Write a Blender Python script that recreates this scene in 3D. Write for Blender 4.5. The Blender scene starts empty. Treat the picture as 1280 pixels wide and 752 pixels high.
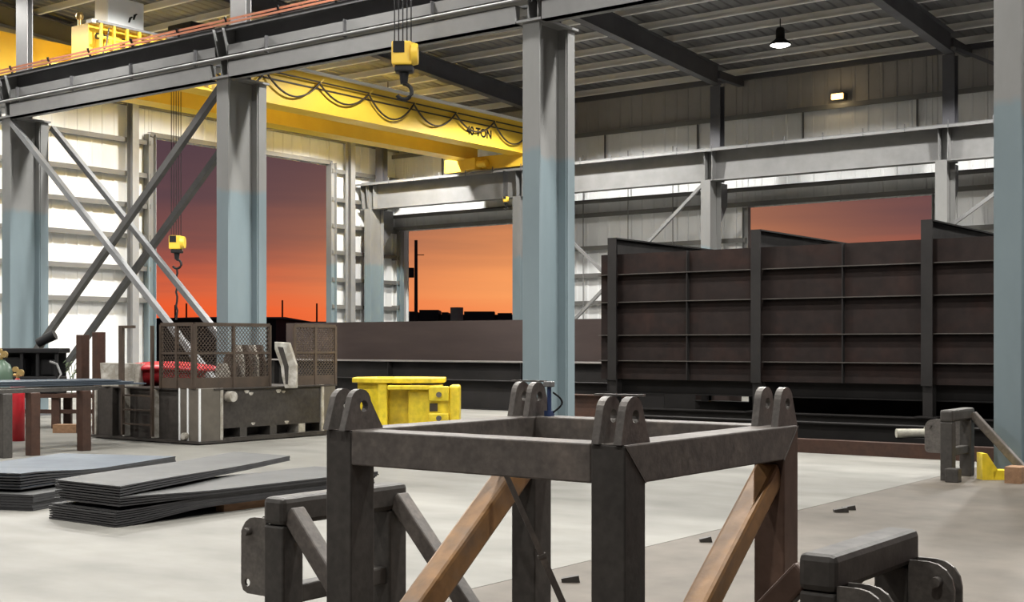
import bpy, math, random
from mathutils import Vector, Matrix
random.seed(7)
C = bpy.context.scene.collection
S = bpy.context.scene

# ---------------------------------------------------------------- camera
FPX, HZ, EYE = 1627.0, 430.0, 1.7           # focal length in pixels of the 1280 px frame, horizon row, eye height
cam_d = bpy.data.cameras.new('camera')
cam = bpy.data.objects.new('camera', cam_d); C.objects.link(cam)
cam.location = (0, 0, EYE)
cam.rotation_euler = (math.pi / 2, 0, math.atan2(.6, .8))
cam_d.sensor_width = 36.0
cam_d.lens = FPX / 1280 * 36.0
cam_d.shift_y = (HZ - 376) / 1280
cam_d.clip_end = 5000
S.camera = cam

# ---------------------------------------------------------------- view, world
S.view_settings.view_transform = 'Standard'
S.view_settings.look = 'None'
S.view_settings.exposure = 0.0
S.view_settings.gamma = 1.0
S.view_settings.use_curve_mapping = False

w = bpy.data.worlds.new('dusk_sky'); S.world = w; w.use_nodes = True
nt = w.node_tree; nt.nodes.clear()
def nd(t, typ, **kw):
    n = t.nodes.new(typ)
    for k, v in kw.items():
        if k.startswith('i_'): n.inputs[k[2:].replace('_', ' ')].default_value = v
        else: setattr(n, k, v)
    return n
def math_node(t, op, a, b=None, clamp=False):
    n = t.nodes.new('ShaderNodeMath'); n.operation = op; n.use_clamp = clamp
    for i, v in enumerate((a, b)):
        if v is None: continue
        if hasattr(v, 'is_output'): t.links.new(v, n.inputs[i])
        else: n.inputs[i].default_value = v
    return n.outputs[0]
def ramp(t, fac, stops, interp='LINEAR'):
    n = t.nodes.new('ShaderNodeValToRGB'); n.color_ramp.interpolation = interp
    e = n.color_ramp.elements
    while len(e) < len(stops): e.new(0.5)
    for i, (p, c) in enumerate(stops):
        e[i].position = p; e[i].color = (*c, 1) if len(c) == 3 else c
    t.links.new(fac, n.inputs[0]); return n.outputs[0]
tc = nd(nt, 'ShaderNodeTexCoord')
sep = nd(nt, 'ShaderNodeSeparateXYZ'); nt.links.new(tc.outputs['Generated'], sep.inputs[0])
mp = nd(nt, 'ShaderNodeMapping'); mp.inputs['Scale'].default_value = (2.2, 2.2, 34)
nt.links.new(tc.outputs['Generated'], mp.inputs[0])
nz = nd(nt, 'ShaderNodeTexNoise'); nz.inputs['Scale'].default_value = 1.6; nz.inputs['Detail'].default_value = 6
nt.links.new(mp.outputs[0], nz.inputs['Vector'])
dz = math_node(nt, 'MULTIPLY', math_node(nt, 'SUBTRACT', nz.outputs[0], .5), .055)
hh = math_node(nt, 'MULTIPLY', math_node(nt, 'ADD', sep.outputs[2], dz), 2.0, True)
base = ramp(nt, hh, [(0, (.80, .09, .02)), (.045, (.84, .105, .028)), (.08, (.68, .11, .045)), (.12, (.36, .08, .06)),
                     (.165, (.17, .066, .068)), (.23, (.10, .055, .068)), (.5, (.05, .04, .055)), (1, (.03, .035, .05))])
# brighter amber low in the sky toward the set sun
vd = nd(nt, 'ShaderNodeVectorMath', operation='DOT_PRODUCT'); nt.links.new(tc.outputs['Generated'], vd.inputs[0])
vd.inputs[1].default_value = (-.56, .828, .03)
az = math_node(nt, 'POWER', math_node(nt, 'MAXIMUM', vd.outputs['Value'], 0.0), 60)
lo = math_node(nt, 'MULTIPLY', az, ramp(nt, hh, [(0, (.2,) * 3), (.05, (.7,) * 3), (.08, (.95,) * 3), (.11, (.9,) * 3), (.16, (.6,) * 3), (.24, (.3,) * 3), (.4, (0,) * 3)]))
mx = nd(nt, 'ShaderNodeMix', data_type='RGBA'); nt.links.new(lo, mx.inputs[0])
nt.links.new(base, mx.inputs[6]); mx.inputs[7].default_value = (1.0, .38, .125, 1)
side = math_node(nt, 'MULTIPLY', math_node(nt, 'ADD', vd.outputs['Value'], .25), 1.0, True)
my = nd(nt, 'ShaderNodeMix', data_type='RGBA'); nt.links.new(side, my.inputs[0]); nt.links.new(mx.outputs[2], my.inputs[7])
nt.links.new(ramp(nt, hh, [(0, (.10, .075, .085)), (.2, (.09, .08, .10)), (.5, (.05, .045, .06)), (1, (.03, .035, .05))]), my.inputs[6])
bg = nd(nt, 'ShaderNodeBackground'); nt.links.new(my.outputs[2], bg.inputs[0]); bg.inputs[1].default_value = 1.0
wo = nd(nt, 'ShaderNodeOutputWorld'); nt.links.new(bg.outputs[0], wo.inputs[0])

# lamp settings (the lamps themselves hang under the roof, see high_bay)
LAMP_FAR, LAMP_NEAR = 1700, 800
LAMP_COL = (1.0, .975, .925)

# ---------------------------------------------------------------- pixel <-> world (rows of the photograph to metres)
def AY(x, Y):                      # X of the point on the plane Y seen in column x
    s = (x - 640) / FPX; return (s * .8 - .6) * Y / (.8 + .6 * s)
def AX(x, X):                      # Y of the point on the plane X seen in column x
    s = (x - 640) / FPX; return (-.6 * s - .8) * X / (.6 - .8 * s)
def ZH(y, X, Y): return EYE + (HZ - y) * (-.6 * X + .8 * Y) / FPX
def PT(x, Z, y):                   # point at depth Z
    r = (x - 640) / FPX * Z; return Vector((.8 * r - .6 * Z, .6 * r + .8 * Z, EYE + (HZ - y) * Z / FPX))
def G(x, y, z=0):
    return PT(x, FPX * (EYE - z) / (y - HZ), y)

# ---------------------------------------------------------------- mesh builder
class MB:
    def __init__(s): s.v, s.f, s.sm = [], [], []
    def add(s, vs, fs, smooth=False):
        o = len(s.v); s.v += [Vector(v) for v in vs]
        s.f += [tuple(i + o for i in f) for f in fs]; s.sm += [smooth] * len(fs); return s
    def hexa(s, v): return s.add(v, [(0, 3, 2, 1), (4, 5, 6, 7), (0, 1, 5, 4), (1, 2, 6, 5), (2, 3, 7, 6), (3, 0, 4, 7)])
    def box(s, x0, x1, y0, y1, z0, z1):
        return s.hexa([(x0, y0, z0), (x1, y0, z0), (x1, y1, z0), (x0, y1, z0), (x0, y0, z1), (x1, y0, z1), (x1, y1, z1), (x0, y1, z1)])
    def beam(s, p, q, wd, ht, up=(0, 0, 1)):
        p, q = Vector(p), Vector(q); d = (q - p).normalized(); up = Vector(up)
        if abs(d.dot(up)) > .999: up = Vector((0, 1, 0))
        u = d.cross(up).normalized() * wd / 2; v = u.cross(d).normalized() * ht / 2
        return s.hexa([p - u - v, p + u - v, q + u - v, q - u - v, p - u + v, p + u + v, q + u + v, q - u + v])
    def ibeam(s, p, q, depth, wd, tf=.02, tw=.015, up=(0, 0, 1)):
        p, q, up = Vector(p), Vector(q), Vector(up)
        d = (q - p).normalized(); u = d.cross(up).normalized(); v = u.cross(d).normalized()
        for sg in (-1, 1): s.beam(p + v * sg * (depth - tf) / 2, q + v * sg * (depth - tf) / 2, wd, tf, up)
        return s.beam(p, q, tw, depth - 2 * tf, up)
    def prism(s, poly, o, u, v, n):       # polygon in axes u, v pushed along n
        o, u, v, n = Vector(o), Vector(u), Vector(v), Vector(n); k = len(poly)
        a = [o + u * x + v * y for x, y in poly]; b = [p + n for p in a]
        return s.add(a + b, [tuple(range(k - 1, -1, -1)), tuple(range(k, 2 * k))] + [(i, (i + 1) % k, (i + 1) % k + k, i + k) for i in range(k)])
    def ring_plate(s, poly, hc, hr, o, u, v, n, k=14):   # plate with a round hole, poly listed counter-clockwise
        o, u, v, n = Vector(o), Vector(u), Vector(v), Vector(n)
        out = []; angs = [math.atan2(y - hc[1], x - hc[0]) % math.tau for x, y in poly]
        angs += [q for q in (math.tau * i / k for i in range(k)) if min(abs(q - z) for z in angs) > .12]
        angs.sort()
        for a in angs:
            dx, dy = math.cos(a), math.sin(a); best = None
            for j in range(len(poly)):
                (x1, y1), (x2, y2) = poly[j], poly[(j + 1) % len(poly)]
                ex, ey = x2 - x1, y2 - y1; den = dx * ey - dy * ex
                if abs(den) < 1e-9: continue
                t = ((x1 - hc[0]) * ey - (y1 - hc[1]) * ex) / den; r = ((x1 - hc[0]) * dy - (y1 - hc[1]) * dx) / den
                if t > 0 and -1e-6 <= r <= 1 + 1e-6 and (best is None or t < best): best = t
            out.append((hc[0] + dx * best, hc[1] + dy * best))
        m = len(angs); inn = [(hc[0] + hr * math.cos(a), hc[1] + hr * math.sin(a)) for a in angs]
        P = lambda q: o + u * q[0] + v * q[1]
        vs = [P(q) for q in out] + [P(q) for q in inn] + [P(q) + n for q in out] + [P(q) + n for q in inn]
        fs = []
        for i in range(m):
            j = (i + 1) % m
            fs += [(j, i, m + i, m + j), (2 * m + i, 2 * m + j, 3 * m + j, 3 * m + i), (i, j, 2 * m + j, 2 * m + i), (m + j, m + i, 3 * m + i, 3 * m + j)]
        return s.add(vs, fs)
    def cyl(s, p, q, r0, r1=None, n=12):
        r1 = r0 if r1 is None else r1; p, q = Vector(p), Vector(q); d = (q - p).normalized()
        a = Vector((0, 0, 1)) if abs(d.z) < .9 else Vector((1, 0, 0))
        u = d.cross(a).normalized(); v = d.cross(u)
        vs = []
        for c, r in ((p, r0), (q, r1)):
            vs += [c + (u * math.cos(math.tau * i / n) + v * math.sin(math.tau * i / n)) * r for i in range(n)]
        s.add(vs, [(i, (i + 1) % n, (i + 1) % n + n, i + n) for i in range(n)], True)
        return s.add(vs, [tuple(range(n - 1, -1, -1)), tuple(range(n, 2 * n))])
    def tube(s, pts, r, n=8):
        pts = [Vector(p) for p in pts]; rings = []
        for i, p in enumerate(pts):
            d = (pts[min(i + 1, len(pts) - 1)] - pts[max(i - 1, 0)]).normalized()
            a = Vector((0, 0, 1)) if abs(d.z) < .9 else Vector((1, 0, 0))
            u = d.cross(a).normalized(); v = d.cross(u)
            rings += [p + (u * math.cos(math.tau * k / n) + v * math.sin(math.tau * k / n)) * r for k in range(n)]
        fs = [(i * n + k, i * n + (k + 1) % n, (i + 1) * n + (k + 1) % n, (i + 1) * n + k) for i in range(len(pts) - 1) for k in range(n)]
        s.add(rings, fs, True)
        return s.add(rings[:n] + rings[-n:], [tuple(range(n)), tuple(range(2 * n - 1, n - 1, -1))])
    def lathe(s, prof, o, n=20, axis=(0, 0, 1)):
        o = Vector(o); ax = Vector(axis).normalized(); a = Vector((1, 0, 0)) if abs(ax.x) < .9 else Vector((0, 1, 0))
        u = ax.cross(a).normalized(); v = ax.cross(u); vs = []
        for r, z in prof: vs += [o + ax * z + (u * math.cos(math.tau * k / n) + v * math.sin(math.tau * k / n)) * max(r, 1e-4) for k in range(n)]
        return s.add(vs, [(i * n + k, i * n + (k + 1) % n, (i + 1) * n + (k + 1) % n, (i + 1) * n + k) for i in range(len(prof) - 1) for k in range(n)], True)
    def build(s, name, mat, parent=None, bevel=0, kind=None, label=None):
        off = Vector((0, 0, 0)) if parent is None else world_loc(parent)
        me = bpy.data.meshes.new(name)
        me.from_pydata([v - off for v in s.v], [], s.f)
        me.polygons.foreach_set('use_smooth', s.sm); me.update()
        import bmesh
        b = bmesh.new(); b.from_mesh(me); bmesh.ops.recalc_face_normals(b, faces=b.faces); b.to_mesh(me); b.free()
        me.materials.append(mat)
        o = bpy.data.objects.new(name, me); C.objects.link(o)
        if parent: o.parent = parent
        if bevel:
            md = o.modifiers.new('bevel', 'BEVEL'); md.width = bevel; md.segments = 2; md.limit_method = 'ANGLE'; md.angle_limit = .6
        if kind: o['kind'] = kind
        if label: o['label'] = label
        return o
def world_loc(o):
    l = Vector(o.location)
    while o.parent: o = o.parent; l += Vector(o.location)
    return l
def thing(name, label, cat, loc=(0, 0, 0), group=None):
    o = bpy.data.objects.new(name, None); C.objects.link(o); o.location = loc; o.empty_display_size = .2
    return tag(o, label, cat, group)
def tag(o, label, cat, group=None):
    o['label'] = label; o['category'] = cat; o['kind'] = 'thing'
    if group: o['group'] = group
    return o
def struct(name, loc=(0, 0, 0)):
    o = bpy.data.objects.new(name, None); C.objects.link(o); o.location = loc; o['kind'] = 'structure'; return o
def dup(root, loc, label, rotz=None):
    r = root.copy(); C.objects.link(r); r.location = loc; r['label'] = label
    if rotz is not None: r.rotation_euler = (0, 0, rotz)
    for ch in list(root.children):
        c = ch.copy(); C.objects.link(c); c.parent = r
        for g in ch.children:
            d = g.copy(); C.objects.link(d); d.parent = c
    return r

# ---------------------------------------------------------------- materials
def mat(name, c1, c2=None, scale=3.0, rough=.5, metal=0.0, bump=.0, detail=5, c3=None, stretch=(1, 1, 1), rvar=.15, spec=.5, split=None, fine=0):
    m = bpy.data.materials.new(name); m.use_nodes = True; t = m.node_tree
    b = t.nodes['Principled BSDF']; c2 = c2 or tuple(x * .8 for x in c1)
    ge = nd(t, 'ShaderNodeNewGeometry'); mpn = nd(t, 'ShaderNodeMapping'); mpn.inputs['Scale'].default_value = stretch
    t.links.new(ge.outputs['Position'], mpn.inputs[0])
    n1 = nd(t, 'ShaderNodeTexNoise'); n1.inputs['Scale'].default_value = scale; n1.inputs['Detail'].default_value = detail; n1.inputs['Roughness'].default_value = .6
    t.links.new(mpn.outputs[0], n1.inputs['Vector'])
    stops = [(.32, c1), (.68, c2)] if c3 is None else [(.3, c1), (.5, c2), (.7, c3)]
    col = ramp(t, n1.outputs[0], stops)
    if split:                       # another coat of paint below the height split[0]
        sp = nd(t, 'ShaderNodeSeparateXYZ'); t.links.new(ge.outputs['Position'], sp.inputs[0])
        zz = math_node(t, 'ADD', sp.outputs[2], math_node(t, 'MULTIPLY', n1.outputs[0], .5))
        fac = math_node(t, 'MULTIPLY', math_node(t, 'SUBTRACT', zz, split[0] + .2), 8.0, True)
        col2 = ramp(t, n1.outputs[0], [(.32, split[1]), (.68, split[2])])
        mxn = nd(t, 'ShaderNodeMix', data_type='RGBA'); t.links.new(fac, mxn.inputs[0]); t.links.new(col2, mxn.inputs[6]); t.links.new(col, mxn.inputs[7]); col = mxn.outputs[2]
    if fine:
        n2 = nd(t, 'ShaderNodeTexNoise'); n2.inputs['Scale'].default_value = fine; n2.inputs['Detail'].default_value = 4
        t.links.new(mpn.outputs[0], n2.inputs['Vector'])
        mxf = nd(t, 'ShaderNodeMix', data_type='RGBA', blend_type='MULTIPLY'); mxf.inputs[0].default_value = .55
        t.links.new(col, mxf.inputs[6]); t.links.new(ramp(t, n2.outputs[0], [(.3, (.62,) * 3), (.65, (1.15,) * 3)]), mxf.inputs[7]); col = mxf.outputs[2]
    t.links.new(col, b.inputs['Base Color'])
    rr = math_node(t, 'ADD', math_node(t, 'MULTIPLY', math_node(t, 'SUBTRACT', n1.outputs[0], .5), rvar * 2), rough, True)
    t.links.new(rr, b.inputs['Roughness']); b.inputs['Metallic'].default_value = metal; b.inputs['Specular IOR Level'].default_value = spec
    if bump:
        bn = nd(t, 'ShaderNodeBump'); bn.inputs['Strength'].default_value = bump; bn.inputs['Distance'].default_value = .01
        n3 = nd(t, 'ShaderNodeTexNoise'); n3.inputs['Scale'].default_value = scale * 8; n3.inputs['Detail'].default_value = 4
        t.links.new(mpn.outputs[0], n3.inputs['Vector']); t.links.new(n3.outputs[0], bn.inputs['Height']); t.links.new(bn.outputs[0], b.inputs['Normal'])
    return m
def emit(name, col, st):
    m = bpy.data.materials.new(name); m.use_nodes = True; b = m.node_tree.nodes['Principled BSDF']
    b.inputs['Base Color'].default_value = (*col, 1); b.inputs['Emission Color'].default_value = (*col, 1); b.inputs['Emission Strength'].default_value = st; return m

M = {}
M['concrete'] = mat('concrete', (.225, .218, .196), (.175, .171, .155), .45, .6, bump=.05, detail=8, stretch=(.7, 1.2, 1), fine=1.3, spec=.25)
M['slab'] = mat('worn_slab', (.132, .113, .091), (.106, .093, .077), .6, .6, bump=.05, detail=8, fine=2.5, spec=.25)
M['column'] = mat('column_paint', (.23, .23, .225), (.19, .19, .185), 1.2, .5, split=(4.8, (.178, .228, .248), (.152, .198, .218)), stretch=(1, 1, .4))
M['grey'] = mat('grey_paint', (.24, .24, .238), (.19, .19, .19), 1.0, .5)
M['darkgrey'] = mat('dark_paint', (.12, .12, .125), (.09, .09, .095), 1.0, .55)
M['rafter'] = mat('rafter_paint', (.085, .085, .095), (.065, .065, .075), 1.0, .55)
M['galv'] = mat('galvanised', (.225, .225, .224), (.185, .185, .184), 2, .5, .05)
M['purlin'] = mat('purlin_primer', (.80, .79, .77), (.74, .73, .71), 1.5, .5)
M['girt'] = mat('girt_primer', (.15, .148, .14), (.12, .118, .112), 1.0, .5)
M['deck'] = mat('roof_deck', (.15, .15, .155), (.12, .12, .125), .8, .6)
M['wall'] = mat('white_sheet', (.78, .79, .79), (.68, .69, .69), .7, .45, stretch=(1, 1, .5))
M['dim_wall'] = mat('shaded_white_sheet', (.33, .315, .30), (.26, .25, .24), .6, .6)  # white wall sheet coloured grey, imitating the shade above the lamp cut-off
M['brace'] = mat('galv_brace', (.26, .265, .27), (.2, .205, .21), 3, .4, .2)
M['darkbrace'] = mat('dark_brace', (.10, .098, .095), (.07, .07, .068), 3, .5)
M['yellow'] = mat('crane_yellow', (.90, .60, .06), (.82, .53, .05), 1.2, .42)
M['yellow2'] = mat('machine_yellow', (.78, .60, .03), (.66, .48, .03), 3, .4, fine=9)
M['black'] = mat('black_paint', (.013, .013, .014), (.01, .01, .011), 4, .5, spec=.25)
M['copper'] = mat('copper_bar', (.62, .24, .13), (.50, .18, .10), 4, .4, .2)
M['cable'] = mat('black_cable', (.05, .035, .02), (.04, .03, .02), 4, .5)
M['mill'] = mat('mill_scale_steel', (.150, .130, .115), (.108, .095, .086), 5, .55, .0, .12, c3=(.18, .152, .132), fine=30, spec=.3)
M['mill2'] = mat('dark_mill_steel', (.066, .060, .054), (.049, .045, .041), 5, .5, .0, .1, fine=22, spec=.3)
M['lug'] = mat('lug_steel', (.17, .155, .14), (.11, .10, .092), 9, .45, .4, .12, fine=40)
M['rust'] = mat('rust_steel', (.37, .19, .07), (.27, .145, .058), 4, .42, .1, .1, c3=(.21, .14, .09), fine=14)
M['rustpost'] = mat('brown_steel', (.075, .038, .026), (.05, .029, .022), 5, .55, .0, .1, fine=20, spec=.25)
M['brownpost'] = mat('brown_mill_steel', (.135, .082, .06), (.095, .06, .046), 5, .5, .0, .1, fine=20, spec=.3)
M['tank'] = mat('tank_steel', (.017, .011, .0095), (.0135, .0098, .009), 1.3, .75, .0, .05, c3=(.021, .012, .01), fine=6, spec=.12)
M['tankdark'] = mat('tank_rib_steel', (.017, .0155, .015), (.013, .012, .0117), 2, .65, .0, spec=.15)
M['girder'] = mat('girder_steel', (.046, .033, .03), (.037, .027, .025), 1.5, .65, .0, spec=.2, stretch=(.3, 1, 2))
M['girderlip'] = mat('girder_flange', (.26, .24, .225), (.2, .185, .175), 2, .45, .2)
M['sheet'] = mat('steel_sheet', (.078, .079, .078), (.062, .063, .063), 1.2, .6, .0, .03, spec=.2)
M['sheetblue'] = mat('blue_steel_sheet', (.072, .09, .11), (.055, .07, .09), 1.2, .6, .0, .03, spec=.2)
M['sheetedge'] = mat('sheet_edge_shade', (.045, .045, .048), (.03, .03, .033), 6, .5)  # edge faces coloured darker than the tops, imitating their weaker light
M['timber'] = mat('timber', (.30, .17, .09), (.21, .115, .06), 4, .75, 0, .3, stretch=(6, 1, 6))
M['palewood'] = mat('pale_timber', (.42, .40, .33), (.3, .29, .25), 4, .75, 0, .3, stretch=(6, 1, 6))
M['ground_steel'] = mat('ground_bright_steel', (.66, .65, .60), (.34, .31, .26), 3.5, .4, .2, .1, c3=(.70, .68, .63))
M['cornersteel'] = mat('half_ground_steel', (.15, .132, .108), (.10, .088, .072), 2.5, .5, .1, .1)
M['bogie'] = mat('bogie_steel', (.062, .055, .049), (.045, .04, .036), 3, .5, .1, .1, fine=16, spec=.3)
M['basket'] = mat('rusty_guard', (.08, .055, .038), (.056, .04, .029), 4, .6, .1, .1)
M['red'] = mat('red_paint', (.55, .02, .03), (.42, .015, .025), 4, .35)
M['green'] = mat('green_cylinder', (.10, .16, .11), (.07, .12, .085), 4, .35)
M['brass'] = mat('brass', (.72, .52, .22), (.55, .38, .15), 6, .3, .7)
M['plant'] = mat('leaf', (.17, .22, .13), (.11, .15, .09), 6, .6)
M['white'] = mat('white_enamel', (.84, .86, .86), (.80, .82, .82), 2, .4)
M['blue'] = mat('blue_paint', (.05, .09, .22), (.035, .06, .16), 4, .4)
M['outside'] = mat('outside_ground', (.05, .045, .04), (.035, .03, .03), .2, .9)
M['outbuild'] = mat('outside_dark', (.04, .034, .034), (.03, .026, .027), .2, .8)
M['lamp'] = emit('lamp_glass', (1, .95, .88), 14)
M['warm'] = emit('sodium_glass', (1, .66, .22), 3.2)

# ================================================================ THE SETTING
ROOF0, SL = 10.95, .06
YB, XL = 39.9, -35.9                     # inner faces of the back wall and of the end wall
def roofz(Y): return ROOF0 + SL * (YB - Y) if Y > 17.8 else ROOF0 + SL * (YB - 17.8) - SL * (17.8 - Y)

fl = struct('floor')
MB().box(-37, -5.66, -12, 40.3, -.3, 0).build('concrete_slab', M['concrete'], fl)
MB().box(-5.65, 14, -12, 40.3, -.3, 0).build('concrete_slab', M['slab'], fl, label='browner worn floor slab')
MB().box(-2500, 2500, -2500, 2500, -.5, -.31).build('ground', M['outside'])['kind'] = 'structure'

# corrugated sheet, one profile in the plane of the wall; a, b along the wall, z0..z1
def sheet_strip(axis, a, b, z0, z1, at, out):
    prof = [(0, 0), (.36, 0), (.40, .018), (.47, .018), (.51, 0), (.87, 0), (.89, .022), (.96, .022), (.98, 0), (1, 0)]
    m = MB(); vs = []
    for zz in (z0, z1):
        for u, d in prof:
            p = a + (b - a) * u
            vs.append((p, at + out * (.04 - d), zz) if axis == 'x' else (at + out * (.04 - d), p, zz))
    k = len(prof)
    return m.add(vs, [(i, i + 1, i + 1 + k, i + k) for i in range(k - 1)])

# ---- back wall (Y = YB), three clear openings in it, two seen
OP2 = (AY(503, YB), AY(690, YB)); OP3 = (AY(935, YB), AY(1172, YB)); HD = 6.3
wb = struct('wall_back')
cuts = [-36.2]
X = -36.2
while X < 6: X += .93; cuts.append(X)
for a, b in zip(cuts, cuts[1:]):
    pieces = [(a, b, 0)]
    for o in (OP2, OP3):
        nxt = []
        for (p, q, z) in pieces:
            if q <= o[0] or p >= o[1]: nxt.append((p, q, z)); continue
            if p < o[0]: nxt.append((p, o[0], z))
            nxt.append((max(p, o[0]), min(q, o[1]), HD))
            if q > o[1]: nxt.append((o[1], q, z))
        pieces = nxt
    for (p, q, z) in pieces:
        sheet_strip('x', p, q, z, 9.35, YB, 1).build('wall_panel', M['wall'], wb)
        sheet_strip('x', p, q, 9.35, 11.0, YB, 1).build('upper_panel', M['dim_wall'], wb)
def girt_x(x0, x1, z, Y=YB): 
    m = MB(); m.box(x0, x1, Y - .2, Y - .01, z + .065, z + .08); m.box(x0, x1, Y - .2, Y - .185, z - .06, z + .065); m.box(x0, x1, Y - .2, Y - .15, z - .075, z - .06)
    return m.build('girt', M['girt'], wb)
for z in (7.75, 9.35): girt_x(-36, 6, z)
for z in (1.1, 2.15, 3.2, 4.2, 5.2):
    for p, q in ((-36, OP2[0]), (OP2[1], OP3[0]), (OP3[1], 6)): girt_x(p, q, z)
girt_x(-36, 6, HD + .1)
MB().box(-36, 6, YB - .42, YB - .02, 6.9, 6.94).box(-36, 6, YB - .42, YB - .4, 6.8, 6.94).build('girt', M['girt'], wb)
for i, o in enumerate((OP2, OP3)):
    d = struct(f'door_{i + 2}')
    for x in o: MB().ibeam((x, YB - .12, 0), (x, YB - .12, HD), .22, .2, up=(1, 0, 0)).build('jamb', M['column'], d)
MB().box(-36.2, 6, YB - .1, YB, 10.6, 11.0).build('eave_strut', M['rafter'], wb)
for x in (729, 785, 841):
    X = AY(x, YB - .25); MB().cyl((X, YB - .25, .4), (X, YB - .25, 8.6), .018, n=8).build('conduit', M['galv'], wb)
for i, X in enumerate([-33.4, -29.6, -25.7, -21.9, -18, -14.2, -10.4, -7.2]):
    MB().box(X, X + .05, YB - .06, YB - .01, 7.85, 9.3).build('insulation_strap', M['darkgrey'], wb)

# ---- end wall (X = XL) with the big door opening
D1 = (AX(184, XL), AX(411, XL)); HD1 = 8.6
wl = struct('wall_left')
Y = 11.0
while Y < 40.2:
    p, q = Y, Y + .93
    pcs = [(p, q, 0)]
    if q > D1[0] and p < D1[1]:
        pcs = []
        if p < D1[0]: pcs.append((p, D1[0], 0))
        pcs.append((max(p, D1[0]), min(q, D1[1]), HD1))
        if q > D1[1]: pcs.append((D1[1], q, 0))
    for p, q, z in pcs:
        sheet_strip('y', p, q, z, 9.6, XL, -1).build('wall_panel', M['wall'], wl)
        sheet_strip('y', p, q, 9.6, roofz(p) + .1, XL, -1).build('upper_panel', M['dim_wall'], wl)
    Y += .93
def girt_y(y0, y1, z):
    m = MB(); m.box(XL + .01, XL + .2, y0, y1, z + .065, z + .08); m.box(XL + .185, XL + .2, y0, y1, z - .06, z + .065); m.box(XL + .15, XL + .2, y0, y1, z - .075, z - .06)
    return m.build('girt', M['girt'], wl)
for z in (3.15, 4.2, 5.25, 6.28, 7.3, 8.4):
    for p, q in ((11, D1[0]), (D1[1], YB)): girt_y(p, q, z)
girt_y(11, YB, 9.6); girt_y(D1[0], D1[1], HD1 + .1)
d1 = struct('door_1')
for y in D1: MB().ibeam((XL + .15, y, 0), (XL + .15, y, HD1 + .1), .3, .28, up=(0, 1, 0)).build('jamb', M['column'], d1)
for y in (AX(158, XL), AX(430, XL)): MB().ibeam((XL + .35, y, 0), (XL + .35, y, 11.6), .3, .25, up=(1, 0, 0)).build('wind_post', M['grey'], wl)

# ---- roof: deck, purlins, rafters
ce = struct('ceiling')
m = MB(); vs = []; xs = []
X = -36.3
while X < 9: xs += [(X, 0), (X + .24, 0), (X + .27, .035), (X + .33, .035)]; X += .36
for (yy) in (-9, 17.8, 40.2):
    vs += [(x, yy, roofz(min(yy, 17.8)) + d if yy < 18 else roofz(yy) + d) for x, d in xs]
k = len(xs); m.add(vs, [(r * k + i, r * k + i + 1, (r + 1) * k + i + 1, (r + 1) * k + i) for r in range(2) for i in range(k - 1)])
m.build('roof_deck', M['deck'], ce)
Y = 18.6
while Y < 39.8:
    z = roofz(Y); m = MB()
    m.box(-36.2, 8, Y - .006, Y + .006, z - .22, z - .01); m.box(-36.2, 8, Y - .08, Y + .006, z - .235, z - .22); m.box(-36.2, 8, Y - .08, Y - .07, z - .22, z - .19)
    m.build('purlin', M['purlin'], ce); Y += 1.5
COLX = [-35.46, -27.84, -20.22, -12.6, -4.98]
for X in COLX:
    m = MB(); y0, y1 = 17.8, 38.2
    zt0, zt1 = roofz(y0) - .235, roofz(y1) - .235; zb0, zb1 = zt0 - .55, zt1 - .62
    m.hexa([(X - .01, y0, zb0), (X + .01, y0, zb0), (X + .01, y1, zb1), (X - .01, y1, zb1), (X - .01, y0, zt0), (X + .01, y0, zt0), (X + .01, y1, zt1), (X - .01, y1, zt1)])
    for za, zb in ((zb0, zb1), (zt0, zt1)):
        m.hexa([(X - .14, y0, za - .02), (X + .14, y0, za - .02), (X + .14, y1, zb - .02), (X - .14, y1, zb - .02), (X - .14, y0, za), (X + .14, y0, za), (X + .14, y1, zb), (X - .14, y1, zb)])
    m.build('rafter', M['rafter'], ce)
    MB().box(X - .1, X + .1, 38.2, YB, roofz(39) - .6, roofz(39) - .35).build('eave_bracket', M['rafter'], ce)

# ================================================================ COLUMNS
YN, YF = 17.8, 37.8
def near_column(X, label):
    t = thing('steel_column', label, 'column', (X, YN, 0), 'columns of the near crane row')
    MB().box(X - .17, X + .17, YN - .48, YN - .445, .04, 7.0).build('front_flange', M['column'], t)
    MB().box(X - .0125, X + .0125, YN - .445, YN + .28, .04, 7.0).build('web', M['column'], t)
    MB().box(X - .17, X + .17, YN + .28, YN + .31, .04, 7.0).build('rear_flange', M['column'], t)
    MB().box(X - .19, X + .19, YN + .31, YN + .52, .04, 7.0).build('backing_post', M['column'], t)
    MB().box(X - .3, X + .3, YN - .62, YN + .66, 0, .04).build('base_plate', M['darkgrey'], t)
    for dx in (-.24, .24):
        for dy in (-.54, .58): MB().cyl((X + dx, YN + dy, .04), (X + dx, YN + dy, .12), .02, n=6).build('anchor_bolt', M['darkgrey'], t)
    MB().box(X - .25, X + .25, YN - .55, YN + .55, 7.0, 7.04).build('cap_plate', M['grey'], t)
    MB().ibeam((X, YN, 7.04), (X, YN, roofz(YN) - .81), .15, .46, up=(0, 1, 0)).build('upper_column', M['grey'], t)
    for s in (-1, 1):
        MB().prism([(0, 0), (.34, 0), (.34, -.06), (.05, -1.0), (0, -1.0)], (X + s * .012, YN - .44, 6.99), (s * .5, 0, 0), (0, 0, 1), (0, .02, 0)).build('bracket_plate', M['grey'], t)
        MB().box(X + s * .1 - .01, X + s * .1 + .01, YN - .43, YN - .05, 7.04, 7.42).build('stiffener', M['grey'], t)
    return t
near_column(COLX[1], 'blue grey crane column at far left behind the gas cylinders')
near_column(COLX[2], 'blue grey crane column rising behind the wire mesh guard basket')
near_column(COLX[3], 'tall blue grey crane column in the middle behind the square tube frame')
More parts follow.
